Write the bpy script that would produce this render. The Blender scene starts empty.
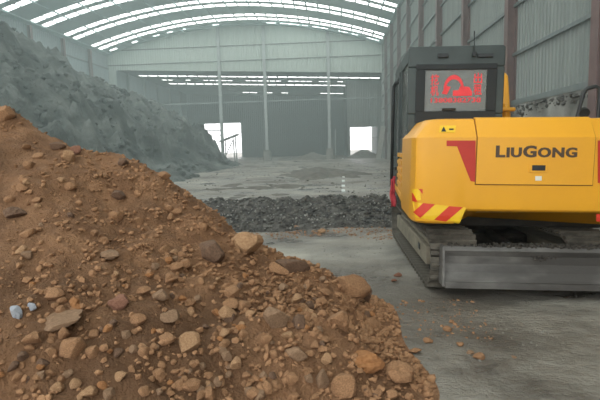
import bpy, bmesh, math, random
import numpy as np
from mathutils import Matrix, Vector, Euler

random.seed(7)
rng = np.random.default_rng(11)
sc = bpy.context.scene
col = sc.collection

# ------------------------------------------------------------------ camera
FPX, EYE = 480.0, 1.5
_Y = Vector((35, 54, -480)).normalized()
_X = Vector((1, .026, 0)); _X = (_X - _X.dot(_Y) * _Y).normalized()
_Z = _X.cross(_Y)
RC = Matrix((_X, _Y, _Z))                      # camera -> world
cam_d = bpy.data.cameras.new('camera'); cam = bpy.data.objects.new('camera', cam_d); col.objects.link(cam)
cam_d.sensor_width = 36.0; cam_d.lens = 36.0 * FPX / 600.0; cam_d.clip_end = 600; cam_d.clip_start = .05
cam.matrix_world = Matrix.Translation((0, 0, EYE)) @ RC.to_4x4()
sc.camera = cam
EYEV = Vector((0, 0, EYE))
def ray(x, y): return (RC @ Vector((x - 300, 200 - y, -FPX))).normalized()
def at_y(x, y, Y): d = ray(x, y); return EYEV + d * (Y / d.y)
def on_ground(x, y, z=0): d = ray(x, y); return EYEV + d * ((z - EYE) / d.z)

# ------------------------------------------------------------------ world, light, exposure
w = bpy.data.worlds.new('overcast_sky'); sc.world = w; w.use_nodes = True
bg = w.node_tree.nodes['Background']
bg.inputs[0].default_value = (.93, .98, .99, 1); bg.inputs[1].default_value = 2.5
PANE_STRENGTH = 3.4
HAZE_DENSITY = .0085
vs = sc.view_settings
vs.view_transform = 'Standard'; vs.look = 'None'; vs.exposure = 0.45; vs.gamma = 1.0; vs.use_curve_mapping = False
try:
    sc.cycles.use_denoising = True
    sc.cycles.max_bounces = 8; sc.cycles.diffuse_bounces = 5; sc.cycles.volume_bounces = 2
except Exception: pass

# ------------------------------------------------------------------ numpy noise
def _h(ix, iy, s):
    n = (ix.astype(np.int64) * 374761393 + iy.astype(np.int64) * 668265263 + s * 982451653) & 0x7fffffff
    n = ((n ^ (n >> 13)) * 1274126177) & 0x7fffffff
    return ((n ^ (n >> 16)) & 0xffff) / 65535.0
def vnoise(x, y, s=0):
    x = np.asarray(x, float); y = np.asarray(y, float)
    ix, iy = np.floor(x), np.floor(y); fx, fy = x - ix, y - iy
    fx = fx * fx * (3 - 2 * fx); fy = fy * fy * (3 - 2 * fy)
    a, b, c, d = _h(ix, iy, s), _h(ix + 1, iy, s), _h(ix, iy + 1, s), _h(ix + 1, iy + 1, s)
    return (a + (b - a) * fx + (c - a) * fy + (a - b - c + d) * fx * fy) * 2 - 1
def fbm(x, y, o=4, s=0, g=.5):
    r = 0; a = 1.0; k = 1.0
    for i in range(o):
        r = r + a * vnoise(x * k + 17.3 * i, y * k - 9.1 * i, s + i); a *= g; k *= 2.03
    return r

# ------------------------------------------------------------------ materials
def mat(name, c1, c2=None, scale=4, rough=.8, bump=0, bscale=30, metal=0, detail=6, stretch=None, spec=.4, ramp=(.35, .65), rough2=None, alpha=None, emit=0, c3=None, c3scale=.6, bdist=.02):
    m = bpy.data.materials.new(name); m.use_nodes = True; nt = m.node_tree; N, L = nt.nodes, nt.links
    p = N['Principled BSDF']; p.inputs['Roughness'].default_value = rough; p.inputs['Metallic'].default_value = metal
    p.inputs['Specular IOR Level'].default_value = spec
    p.inputs['Base Color'].default_value = (*c1, 1)
    tc = N.new('ShaderNodeTexCoord'); src = tc.outputs['Object']
    if stretch:
        mp = N.new('ShaderNodeMapping'); mp.inputs['Scale'].default_value = stretch; L.new(src, mp.inputs[0]); src = mp.outputs[0]
    if c2:
        n = N.new('ShaderNodeTexNoise'); n.inputs['Scale'].default_value = scale; n.inputs['Detail'].default_value = detail; n.inputs['Roughness'].default_value = .62
        L.new(src, n.inputs['Vector'])
        r = N.new('ShaderNodeValToRGB'); r.color_ramp.elements[0].position = ramp[0]; r.color_ramp.elements[1].position = ramp[1]
        r.color_ramp.elements[0].color = (*c1, 1); r.color_ramp.elements[1].color = (*c2, 1)
        L.new(n.outputs['Fac'], r.inputs[0]); out = r.outputs[0]
        if c3:
            n3 = N.new('ShaderNodeTexNoise'); n3.inputs['Scale'].default_value = c3scale; n3.inputs['Detail'].default_value = 5
            L.new(src, n3.inputs['Vector'])
            r3 = N.new('ShaderNodeValToRGB'); r3.color_ramp.elements[0].position = .45; r3.color_ramp.elements[1].position = .62
            L.new(n3.outputs['Fac'], r3.inputs[0])
            mx = N.new('ShaderNodeMix'); mx.data_type = 'RGBA'; L.new(r3.outputs[0], mx.inputs[0]); L.new(out, mx.inputs[6]); mx.inputs[7].default_value = (*c3, 1); out = mx.outputs[2]
        L.new(out, p.inputs['Base Color'])
        if rough2 is not None:
            mr = N.new('ShaderNodeMapRange'); mr.inputs[1].default_value = ramp[0]; mr.inputs[2].default_value = ramp[1]
            mr.inputs[3].default_value = rough; mr.inputs[4].default_value = rough2
            L.new(n.outputs['Fac'], mr.inputs[0]); L.new(mr.outputs[0], p.inputs['Roughness'])
    if bump:
        n2 = N.new('ShaderNodeTexNoise'); n2.inputs['Scale'].default_value = bscale; n2.inputs['Detail'].default_value = 8; n2.inputs['Roughness'].default_value = .65
        L.new(src, n2.inputs['Vector'])
        b = N.new('ShaderNodeBump'); b.inputs['Strength'].default_value = bump; b.inputs['Distance'].default_value = bdist
        L.new(n2.outputs['Fac'], b.inputs['Height']); L.new(b.outputs[0], p.inputs['Normal'])
    if alpha is not None: p.inputs['Alpha'].default_value = alpha
    if emit:
        p.inputs['Emission Color'].default_value = (*c1, 1); p.inputs['Emission Strength'].default_value = emit
    return m
def s(r, g, b):
    f = lambda v: (v / 255) / 12.92 if v / 255 < .04045 else ((v / 255 + .055) / 1.055) ** 2.4
    return (f(r), f(g), f(b))

M = {}
M['floor'] = mat('wet_dusty_concrete', s(84, 78, 71), s(172, 166, 154), .9, .24, 1.0, 7, rough2=.7, stretch=(.75, 1.15, 1), c3=s(100, 92, 82), c3scale=.28, bdist=.06, ramp=(.38, .64), detail=10)
M['outside'] = mat('outside_concrete', s(150, 148, 142), s(165, 163, 158), .3, .9)
M['concrete'] = mat('stained_concrete_wall', s(128, 126, 120), s(158, 156, 150), 1.3, .9, .3, 12, c3=s(98, 96, 90), c3scale=.8)
M['clad_right'] = mat('grey_wall_cladding', s(120, 126, 122), s(142, 148, 143), .7, .6, 0, stretch=(1, 1, .25))
M['clad_gable'] = mat('pale_gable_cladding', s(180, 192, 184), s(198, 208, 200), .5, .6, 0, stretch=(1, 1, .3))
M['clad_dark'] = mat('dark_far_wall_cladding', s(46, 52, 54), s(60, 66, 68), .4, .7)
M['clad_left'] = mat('left_wall_cladding', s(140, 152, 154), s(156, 166, 168), .5, .7)
M['roof'] = mat('roof_sheeting', s(172, 194, 196), s(184, 204, 204), .4, .6)
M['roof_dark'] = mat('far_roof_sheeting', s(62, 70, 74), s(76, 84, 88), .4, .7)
M['steel_brown'] = mat('red_brown_primer_steel', s(98, 76, 74), s(116, 92, 88), 2, .6)
M['steel_grey'] = mat('grey_painted_steel', s(120, 130, 130), s(140, 148, 146), 2, .5)
M['steel_pale'] = mat('pale_post_steel', s(158, 166, 164), s(172, 178, 176), 2, .5)
M['girt'] = mat('galvanised_girt', s(100, 108, 106), s(118, 124, 122), 3, .5)
M['pane'] = mat('backlit_skylight_pane', (.93, 1.0, .97), None, rough=.5, emit=PANE_STRENGTH)
M['ash'] = mat('grey_ash', s(66, 71, 68), s(120, 124, 119), .9, .95, 1.0, 2.6, c3=s(58, 63, 60), c3scale=.35, bdist=.25, detail=10)
M['dark_rubble'] = mat('dark_rubble', s(50, 48, 46), s(100, 96, 90), 7, .9, .6, 20)
M['far_dirt'] = mat('far_grey_dirt', s(100, 96, 90), s(124, 120, 112), 2, .95, .5, 10)
M['churned'] = mat('churned_dark_dirt', s(82, 77, 70), s(112, 106, 97), 3, .95, .6, 14)
M['chip'] = mat('pale_grey_chip', s(118, 116, 110), s(150, 147, 140), 5, .9)
M['soil'] = mat('brown_soil', s(122, 86, 58), s(160, 118, 84), 4, .95, 1.0, 45, c3=s(112, 80, 54), c3scale=1.1, bdist=.05, detail=10)
M['clod'] = mat('brown_clod', s(124, 89, 61), s(160, 120, 86), 9, .95, .5, 30)
M['clod_dark'] = mat('dark_brown_rock', s(88, 66, 50), s(116, 88, 68), 6, .9, .5, 25)
M['clod_pale'] = mat('pale_tan_stone', s(140, 105, 74), s(170, 133, 98), 6, .9, .5, 25)
M['clod_grey'] = mat('grey_brown_stone', s(118, 90, 66), s(144, 114, 88), 6, .85, .5, 25)
M['clod_orange'] = mat('orange_brown_clod', s(138, 92, 54), s(166, 116, 74), 5, .95, .6, 20)
M['clod_red'] = mat('reddish_rock', s(112, 76, 58), s(138, 96, 76), 6, .9, .5, 25)
M['slab_grey'] = mat('bluish_grey_slab', s(128, 130, 136), s(146, 147, 150), 8, .7)
M['yellow'] = mat('yellow_machine_paint', s(222, 156, 30), s(212, 148, 32), 1.2, .38, .03, 90, spec=.5, ramp=(.4, .75))
M['yellow_bright'] = mat('reflective_yellow_tape', s(232, 186, 36), s(222, 176, 34), 6, .4)
M['red_tape'] = mat('reflective_red_tape', s(205, 58, 34), s(190, 50, 30), 6, .4)
M['red_decal'] = mat('dull_red_decal', s(182, 46, 28), s(170, 40, 26), 5, .45)
M['red_film'] = mat('red_window_film', s(226, 58, 62), s(214, 50, 54), 6, .5)
M['letter'] = mat('dark_lettering', s(74, 56, 40), s(78, 60, 44), 6, .5)
M['gap'] = mat('dark_panel_gap', s(120, 78, 26), None, rough=.8)
M['black'] = mat('black_plastic', s(30, 32, 32), s(40, 42, 42), 8, .5)
M['cab'] = mat('dark_green_grey_cab_paint', s(42, 50, 48), s(56, 64, 61), 2.5, .45)
M['rubber'] = mat('rubber_gasket', s(20, 23, 23), s(28, 31, 31), 5, .6)
M['glass'] = mat('dusty_painted_reflection_glass', s(92, 95, 89), s(112, 114, 107), 3, .22, spec=.6, alpha=.72)  # grey base colour holds a painted reflection of the bright outdoors, plus dust
M['undercarriage'] = mat('muddy_undercarriage', s(34, 30, 26), s(54, 48, 41), 4, .9, .4, 20)
M['shoe'] = mat('muddy_track_shoe', s(70, 65, 57), s(112, 105, 93), 7, .85, .5, 30)
M['track_dust'] = mat('dust_caked_track_frame', s(116, 108, 93), s(142, 133, 116), 5, .9, .3, 20)
M['blade'] = mat('scraped_blade_steel', s(84, 81, 78), s(122, 118, 112), 3.2, .6, .3, 14, stretch=(.6, 1, 1.4), c3=s(72, 68, 64), c3scale=2, metal=.1)
M['mud'] = mat('dark_mud', s(46, 42, 38), s(74, 68, 60), 30, .95)
M['white'] = mat('white_label', s(205, 200, 185), s(215, 210, 195), 9, .5)
M['white_dash'] = mat('white_floor_dash', s(225, 228, 225), s(215, 218, 215), 9, .6)
M['ribbon'] = mat('red_cloth', s(178, 52, 62), s(196, 70, 78), 12, .9)
M['seat'] = mat('black_seat_cloth', s(34, 34, 36), s(44, 44, 46), 10, .9)
M['board'] = mat('pale_board', s(176, 176, 168), s(188, 187, 180), 4, .8)
M['chrome'] = mat('cylinder_rod', s(190, 190, 190), None, rough=.2, metal=1)

# ------------------------------------------------------------------ helpers
def tag(o, label=None, cat=None, group=None, kind=None):
    if label: o['label'] = label
    if cat: o['category'] = cat
    if group: o['group'] = group
    if kind: o['kind'] = kind
    return o
def link(name, me, m=None, parent=None, smooth=False):
    if m is not None and len(me.materials) == 0: me.materials.append(M[m] if isinstance(m, str) else m)
    if smooth: me.polygons.foreach_set('use_smooth', [True] * len(me.polygons))
    o = bpy.data.objects.new(name, me); col.objects.link(o)
    if parent: o.parent = parent
    return o
def empty(name, loc=(0, 0, 0), rot=(0, 0, 0)):
    o = bpy.data.objects.new(name, None); col.objects.link(o); o.location = loc; o.rotation_euler = rot; o.empty_display_size = .2
    return o
class MB:
    def __init__(self): self.v = []; self.f = []
    def add(self, vs_, fs):
        b = len(self.v); self.v += [tuple(v) for v in vs_]; self.f += [tuple(i + b for i in f) for f in fs]; return self
    def box(self, x0, x1, y0, y1, z0, z1, mtx=None):
        vs_ = [(x, y, z) for z in (z0, z1) for y in (y0, y1) for x in (x0, x1)]
        if mtx is not None: vs_ = [mtx @ Vector(v) for v in vs_]
        return self.add(vs_, [(0, 2, 3, 1), (4, 5, 7, 6), (0, 1, 5, 4), (2, 6, 7, 3), (0, 4, 6, 2), (1, 3, 7, 5)])
    def prism(self, poly, axis, a, b):
        # poly: 2D points; axis 0: poly=(y,z), 1: (x,z), 2: (x,y)
        def P(p, t): return (t, p[0], p[1]) if axis == 0 else (p[0], t, p[1]) if axis == 1 else (p[0], p[1], t)
        n = len(poly); vs_ = [P(p, a) for p in poly] + [P(p, b) for p in poly]
        fs = [tuple(range(n - 1, -1, -1)), tuple(range(n, 2 * n))] + [(i, (i + 1) % n, n + (i + 1) % n, n + i) for i in range(n)]
        return self.add(vs_, fs)
    def tube(self, pts, r, n=8):
        pts = [Vector(p) for p in pts]; rings = []; prev = None
        for i, p in enumerate(pts):
            t = (pts[min(i + 1, len(pts) - 1)] - pts[max(i - 1, 0)]).normalized()
            a = Vector((0, 0, 1)) if abs(t.z) < .9 else Vector((1, 0, 0))
            if prev is not None: a = prev
            u = (a - a.dot(t) * t).normalized(); prev = u; q = t.cross(u)
            rr = r[i] if isinstance(r, (list, tuple)) else r
            rings.append([p + rr * (math.cos(k * 2 * math.pi / n) * u + math.sin(k * 2 * math.pi / n) * q) for k in range(n)])
        vs_ = [v for g in rings for v in g]
        fs = [tuple(range(n - 1, -1, -1)), tuple(range(len(vs_) - n, len(vs_)))]
        for i in range(len(rings) - 1):
            for k in range(n): fs.append((i * n + k, i * n + (k + 1) % n, (i + 1) * n + (k + 1) % n, (i + 1) * n + k))
        return self.add(vs_, fs)
    def mesh(self, name):
        me = bpy.data.meshes.new(name); me.from_pydata(self.v, [], self.f)
        bm = bmesh.new(); bm.from_mesh(me); bmesh.ops.recalc_face_normals(bm, faces=bm.faces); bm.to_mesh(me); bm.free(); me.update(); return me
    def build(self, name, m, parent=None, bevel=0, smooth=False, seg=2):
        o = link(name, self.mesh(name), m, parent, smooth)
        if bevel:
            md = o.modifiers.new('edge', 'BEVEL'); md.width = bevel; md.segments = seg; md.limit_method = 'ANGLE'; md.angle_limit = .6
        return o
def grid_mesh(name, gx, gy, Zf, drop=None):
    X, Y = np.meshgrid(gx, gy); Z = Zf(X, Y); ny, nx = X.shape
    V = np.stack([X, Y, Z], -1).reshape(-1, 3)
    idx = np.arange(nx * ny).reshape(ny, nx)
    F = np.stack([idx[:-1, :-1], idx[:-1, 1:], idx[1:, 1:], idx[1:, :-1]], -1).reshape(-1, 4)
    if drop is not None:
        keep = (Z.reshape(-1)[F] > drop).any(1); F = F[keep]
        used = np.unique(F); mp = np.zeros(len(V), int); mp[used] = np.arange(len(used)); V = V[used]; F = mp[F]
    return np_mesh(name, V, F)
def np_mesh(name, V, F):
    me = bpy.data.meshes.new(name); k = F.shape[1]
    me.vertices.add(len(V)); me.vertices.foreach_set('co', np.asarray(V, np.float32).ravel())
    me.loops.add(F.size); me.loops.foreach_set('vertex_index', F.astype(np.int32).ravel())
    me.polygons.add(len(F)); me.polygons.foreach_set('loop_start', np.arange(0, F.size, k, dtype=np.int32))
    me.update(calc_edges=True); me.validate()
    if k == 3: me.shade_flat()
    return me

# ------------------------------------------------------------------ shed dimensions
XL, XR, YF, YG, YB = -26.0, 5.35, -8.0, 55.0, 82.0
XC, HALF, ZE, ZA = -10.3, 15.75, 12.45, 15.15
def roof_z(x): return ZA - (ZA - ZE) * ((x - XC) / HALF) ** 2

# ------------------------------------------------------------------ floor and ground
def floor_z(X, Y):
    z = .012 * fbm(X * .5, Y * .35, 3, 5) * np.clip((Y - 2) / 6, .3, 2.2)
    # churned dirt ridges across the middle of the shed
    z += .16 * np.clip(fbm(X * .25 + 3, Y * .5, 4, 9) - .25, 0, 1) * np.clip((Y - 15) / 8, 0, 1)
    return z - .006
gx = np.concatenate([np.arange(XL - .3, -8, .6), np.arange(-8, 6.01, .14)])
gy = np.concatenate([np.arange(YF, 1, .5), np.arange(1, 14, .12), np.arange(14, 40, .3), np.arange(40, YB + 14, .7)])
fl = link('floor', grid_mesh('floor', gx, gy, floor_z), 'floor', smooth=True)
tag(fl, 'grey dusty concrete shed floor with damp patches and dirt ridges', 'floor', kind='structure')
go = MB().box(-120, 120, -80, 180, -.6, -.12).build('ground_outside', 'outside')
tag(go, 'pale open ground outside the shed', 'ground', kind='structure')
for px, py, ln in ((343, 160, 2.2), (343.4, 177, 1.0), (343.3, 181, .9), (343.3, 185.5, .8), (343.3, 191, .7)):  # small flat white dashes in a row along the floor
    g = on_ground(px, py)
    z = float(floor_z(np.array([g.x]), np.array([g.y]))[0])
    MB().box(g.x - .06, g.x + .06, g.y - ln / 2, g.y + ln / 2, z - .01, z + .03).build('white_dash', 'white_dash', fl)

# ------------------------------------------------------------------ cladding sheets
def sheet_mesh(name, w_, z0, z1, ribs=5, d=.035):
    """ribbed sheet in the XZ plane: x 0..w, ribs towards -y"""
    prof = []; p = w_ / ribs
    for i in range(ribs):
        prof += [(i * p, 0), (i * p + p * .62, 0), (i * p + p * .70, -d), (i * p + p * .92, -d)]
    prof.append((w_, 0)); v = []; f = []
    for x, y in prof:
        za = z1(x) if callable(z1) else z1; zb = z0(x) if callable(z0) else z0
        v += [(x, y, zb), (x, y, za)]
    for i in range(len(prof) - 1): f.append((2 * i, 2 * i + 2, 2 * i + 3, 2 * i + 1))
    me = bpy.data.meshes.new(name); me.from_pydata(v, [], f); me.update(); return me

# right wall: concrete plinth, sheets, columns, girts
CY0, CSP = 10.2, 5.03
wr = MB().box(XR + .0, XR + .4, YF, YG, -.3, 2.64).build('wall_right', 'concrete', bevel=.02)
tag(wr, 'tall grey clad shed wall with brown columns over a concrete plinth', 'wall', kind='structure')
sw = CSP / 5
sm = sheet_mesh('cladding_sheet', sw, 2.68, ZE + .15); sm.materials.append(M['clad_right'])
y = CY0 - CSP * 4
while y < YG - .1:
    o = link('cladding_sheet', sm, None, wr); o.location = (XR + .12, min(y + sw, YG), 0); o.rotation_euler = (0, 0, -math.pi / 2)
    y += sw
MB().box(XR - .02, XR + .11, YF, YG, 2.58, 2.72).build('drip_ledge', 'girt', wr)
for z in (4.07, 5.48, 6.9, 8.3, 9.7, 11.1):
    MB().box(XR + .0, XR + .07, YF, YG, z - .045, z + .045).build('girt', 'girt', wr)
# flanges face the shed: a wide flange towards -x
cm = MB().box(-.14, -.115, -.15, .15, -.05, 12.35).box(.115, .14, -.15, .15, -.05, 12.35).box(-.115, .115, -.015, .015, -.05, 12.35).mesh('column')
cm.materials.append(M['steel_brown'])
for k in range(-3, 9):
    o = link('column', cm, None, wr); o.location = (XR - .06, CY0 + CSP * k, 0)

# left wall
wl = MB().box(XL - .35, XL + .1, YF, YG, -.3, 2.6).build('wall_left', 'concrete')
tag(wl, 'pale clad shed wall behind the grey ash heap', 'wall', kind='structure')
sl = sheet_mesh('cladding_sheet', 1.25, 2.6, ZE + .1, 4); sl.materials.append(M['clad_left'])
y = YF
while y < YG - .1:
    o = link('cladding_sheet', sl, None, wl); o.location = (XL, y, 0); o.rotation_euler = (0, 0, math.pi / 2); y += 1.25
for z in (5.5, 8.3, 11.0):
    MB().box(XL + .02, XL + .12, YF, YG, z - .05, z + .05).build('girt', 'girt', wl)
for k in range(-3, 9):
    o = link('column', cm, None, wl); o.location = (XL + .3, CY0 + CSP * k, 0)

# gable curtain over the passage into the far hall
def gable_bottom(x): return 9.45 + (5.35 - x) * .045
wg = empty('wall_back', (0, YG, 0)); tag(wg, 'pale arched gable of ribbed sheets hanging across the shed end', 'wall', kind='structure')
n = 28; gw = (XR - XL) / n
for i in range(n):
    x0 = XL + i * gw
    me = sheet_mesh('gable_sheet', gw, lambda x: gable_bottom(x0 + x), lambda x: roof_z(x0 + x) + .05, 4, .05); me.materials.append(M['clad_gable'])
    o = link('gable_sheet', me, None, wg); o.location = (x0, 0, 0)
for z in (11.35, 13.0):
    hw = HALF * math.sqrt(max(0, min(1, (ZA - z) / (ZA - ZE)))) - .2
    MB().box(max(XL, XC - hw), min(XR, XC + hw), -.12, -.06, z - .05, z + .05).build('girt', 'girt', wg)
MB().box(XL, XR, -.14, -.04, 6.68, 6.84).build('tie_beam', 'steel_grey', wg)
for x in (-12.9, -7.75, -.6):
    p = MB().box(x - .16, x + .16, -.34, -.3, 0, roof_z(x) - .05).box(x - .16, x + .16, -.1, -.06, 0, roof_z(x) - .05).box(x - .03, x + .03, -.3, -.1, 0, roof_z(x) - .05).build('post', 'steel_pale', wg)
    if x > -12: MB().box(x - .42, x + .42, -.55, .2, -.1, 1.25).build('pedestal', 'concrete', p, bevel=.05)
MB().tube([(.05, -.2, 0), (.08, -.2, 3.4)], .07).build('bollard_pipe', 'steel_pale', wg)

MB().box(XL - .3, -25.1, .06, .18, -.2, 12.6).build('corner_panel', 'clad_gable', wg)
MB().box(XR - .06, 6.4, .06, .18, -.2, 12.6).build('corner_panel', 'clad_right', wg)

# ------------------------------------------------------------------ arched roof with paired skylight strips
NP = 28
def arc_band(y0, y1, x0=XL - .3, x1=XR + .4, n_=48, dz=0):
    mb = MB(); v = []; f = []
    for i in range(n_ + 1):
        x = x0 + (x1 - x0) * i / n_; v += [(x, y0, roof_z(x) + dz), (x, y1, roof_z(x) + dz), (x, y0, roof_z(x) + dz + .08), (x, y1, roof_z(x) + dz + .08)]
    for i in range(n_):
        a, b = 4 * i, 4 * i + 4
        f += [(a, a + 1, b + 1, b), (a + 2, b + 2, b + 3, a + 3), (a, b, b + 2, a + 2), (a + 1, a + 3, b + 3, b + 1)]
    return mb.add(v, f)
pairs = [51.35, 46.25, 41.25, 36.25]
while pairs[-1] > YF + 6: pairs.append(pairs[-1] - 5)
strips = []
for p in pairs: strips += [(p - .76 - .37, p - .76 + .37), (p + .76 - .37, p + .76 + .37)]
strips.sort()
ce = MB(); prev = YF
for a, b in strips:
    m_ = arc_band(prev, a); ce.add(m_.v, m_.f); prev = b
m_ = arc_band(prev, YG + .2); ce.add(m_.v, m_.f)
# sheet shoulders beyond the ends of each strip
XS0, XS1 = XL + .55, XR - .15
for a, b in strips:
    for x0, x1 in ((XL - .3, XS0), (XS1, XR + .4)):
        m_ = arc_band(a, b, x0, x1, 3); ce.add(m_.v, m_.f)
ceil = ce.build('ceiling', 'roof'); tag(ceil, 'arched grey sheet roof crossed by rows of skylight strips', 'ceiling', kind='structure')
pitch = (XS1 - XS0) / NP
for si, (a, b) in enumerate(strips):
    bars = MB()
    for i in range(NP + 1):
        x = XS0 + pitch * i; bars.box(x - .07, x + .07, a, b, roof_z(x) - .03, roof_z(x) + .06)
    wn = bars.build('window_%d' % (si + 1), 'roof', None); wn['kind'] = 'structure'
    nth = len(strips) - si; wn['label'] = 'backlit skylight strip across the arched roof, %s full strip from the gable' % (str(nth) + {1: 'st', 2: 'nd', 3: 'rd'}.get(nth if nth < 20 else nth % 10, 'th')); wn['category'] = 'skylight'; wn['group'] = 'skylight strips of the arched roof'
    vis = a > 30
    allp = MB()
    for i in range(NP):
        x0, x1 = XS0 + pitch * i + .05, XS0 + pitch * (i + 1) - .05
        q = allp if not vis else MB()
        q.add([(x0, a, roof_z(x0)), (x1, a, roof_z(x1)), (x1, b, roof_z(x1)), (x0, b, roof_z(x0))], [(0, 1, 2, 3)])
        if vis: q.build('pane', 'pane', wn)
    if not vis: allp.build('pane_row', 'pane', wn)['kind'] = 'stuff'
# broken, mostly covered strip just before the gable
bk = arc_band(53.75, 53.8, -20, 4.9, 20, -.06).build('window_%d' % (len(strips) + 1), 'roof'); bk['kind'] = 'structure'
tag(bk, 'dirty skylight strip right against the gable with only slivers of light', 'skylight')
for xa, xb in ((-25.0, -24.2), (-22.4, -21.8), (-19.9, -19.2), (-18.3, -17.7), (-16.5, -16.2), (-13.2, -12.5), (-7.2, -6.2), (-5.7, -5.0), (-4.9, -3.5), (-3.3, -2.7), (-2.2, -.6), (.6, 1.6), (2.0, 2.7), (3.6, 4.9)):
    MB().add([(xa, 53.6, roof_z(xa) - .02), (xb, 53.6, roof_z(xb) - .02), (xb, 53.95, roof_z(xb) - .02), (xa, 53.95, roof_z(xa) - .02)], [(0, 1, 2, 3)]).build('pane', 'pane', bk)
for i in range(0, NP + 1, 2):
    x = XS0 + pitch * i
    MB().box(x - .04, x + .04, YF, YG, roof_z(x) - .1, roof_z(x) - .02).build('purlin', 'roof', ceil)

# ------------------------------------------------------------------ far hall behind the gable
def roof2(x): return gable_bottom(x) + .1
X2L, X2R = -25.2, 6.2
c2 = MB(); st2 = [(59.6, 60.3, -24.4, 5.6), (63.4, 63.9, -23.6, 2.0), (67.2, 68.0, -23.2, 2.2), (77.5, 78.2, -16, 1.5)]
prev = YG + .2
def slab2(y0, y1, x0=X2L - .3, x1=X2R + .3):
    return [(x0, y0, roof2(x0)), (x1, y0, roof2(x1)), (x1, y1, roof2(x1)), (x0, y1, roof2(x0)), (x0, y0, roof2(x0) + .1), (x1, y0, roof2(x1) + .1), (x1, y1, roof2(x1) + .1), (x0, y1, roof2(x0) + .1)], [(0, 1, 2, 3), (4, 7, 6, 5), (0, 4, 5, 1), (1, 5, 6, 2), (2, 6, 7, 3), (3, 7, 4, 0)]
for a, b, x0, x1 in st2:
    c2.add(*slab2(prev, a)); c2.add(*slab2(a, b, X2L - .3, x0)); c2.add(*slab2(a, b, x1, X2R + .3)); prev = b
c2.add(*slab2(prev, YB + .3))
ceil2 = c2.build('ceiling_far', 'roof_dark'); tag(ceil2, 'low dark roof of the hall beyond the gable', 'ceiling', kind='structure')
for k, (a, b, x0, x1) in enumerate(st2):
    n2 = int((x1 - x0) / (1.25 if k != 1 else .8)); pw = (x1 - x0) / n2; bars = MB()
    for i in range(n2 + 1):
        x = x0 + pw * i; bars.box(x - .06, x + .06, a, b, roof2(x) - .04, roof2(x) + .04)
    wn = bars.build('window_%d' % (len(strips) + 2 + k), 'roof_dark'); wn['kind'] = 'structure'
    wn['label'] = ('long lit skylight strip of the far hall, nearest the gable', 'faint dashed skylight strip between two brighter far-hall strips', 'lit far-hall skylight strip stopping short of the right wall', 'faint lowest skylight strip deep in the far hall')[k]; wn['category'] = 'skylight'
    for i in range(n2):
        if k in (1, 3) and rng.random() < .35: 
            MB().add([(x0 + pw * i, a, roof2(x0 + pw * i)), (x0 + pw * (i + 1), a, roof2(x0 + pw * (i + 1))), (x0 + pw * (i + 1), b, roof2(x0 + pw * (i + 1))), (x0 + pw * i, b, roof2(x0 + pw * i))], [(0, 1, 2, 3)]).build('covered_pane', 'roof_dark', wn); continue
        xa, xb = x0 + pw * i + .08, x0 + pw * (i + 1) - .08
        MB().add([(xa, a, roof2(xa)), (xb, a, roof2(xb)), (xb, b, roof2(xb)), (xa, b, roof2(xa))], [(0, 1, 2, 3)]).build('pane', 'pane', wn)
# left wall of the far hall
w2 = MB().box(X2L - .3, X2L, YG, YB, -.3, 1.5).build('wall_far_left', 'concrete'); tag(w2, 'pale side wall of the far hall beyond the ash heap', 'wall', kind='structure')
s2 = sheet_mesh('cladding_sheet', 1.35, 1.5, roof2(X2L) + .05, 4); s2.materials.append(M['clad_left'])
for i in range(20):
    o = link('cladding_sheet', s2, None, w2); o.location = (X2L, YG + 1.35 * i, 0); o.rotation_euler = (0, 0, math.pi / 2)
for k in range(5):
    MB().box(X2L + .05, X2L + .3, YG + 3 + 5 * k, YG + 3.3 + 5 * k, 0, roof2(X2L)).build('column', 'steel_grey', w2)
for z in (4.5, 7.4): MB().box(X2L + .04, X2L + .1, YG, YB, z, z + .1).build('girt', 'girt', w2)
# back wall of the far hall with truck doorway
DXa, DXb, DZ = -22.3, -15.95, 5.85
w3 = empty('wall_far_back', (0, YB, 0)); tag(w3, 'dark back wall of the far hall', 'wall', kind='structure')
def dark_sheets(parent, xa, xb, z0, z1f, y, wd=1.4, m='clad_dark'):
    n_ = max(1, round((xb - xa) / wd)); ww = (xb - xa) / n_
    for i in range(n_):
        x0 = xa + i * ww
        me = sheet_mesh('wall_sheet', ww, z0, lambda x: z1f(x0 + x), 4, .05); me.materials.append(M[m]); o = link('wall_sheet', me, None, parent); o.location = (x0, y, 0)
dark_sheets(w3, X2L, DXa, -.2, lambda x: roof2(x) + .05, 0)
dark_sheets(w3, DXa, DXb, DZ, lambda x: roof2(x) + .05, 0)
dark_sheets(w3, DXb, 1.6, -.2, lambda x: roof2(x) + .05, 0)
d1 = MB().box(DXa - .15, DXa, -.15, .1, 0, DZ + .15).box(DXb, DXb + .15, -.15, .1, 0, DZ + .15).box(DXa, DXb, -.15, .1, DZ, DZ + .15).build('door_1', 'steel_grey'); d1.location = (0, YB, 0)
tag(d1, 'wide open truck doorway glowing white behind the ash heap', 'doorway', kind='structure')
MB().box(DXa, DXa + 2.8, -.1, .05, 4.6, 4.75).build('cross_bar', 'steel_grey', d1)
MB().box(DXa, DXa + 2.8, -.1, .05, 3.8, 3.9).build('cross_bar', 'steel_grey', d1)
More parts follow.
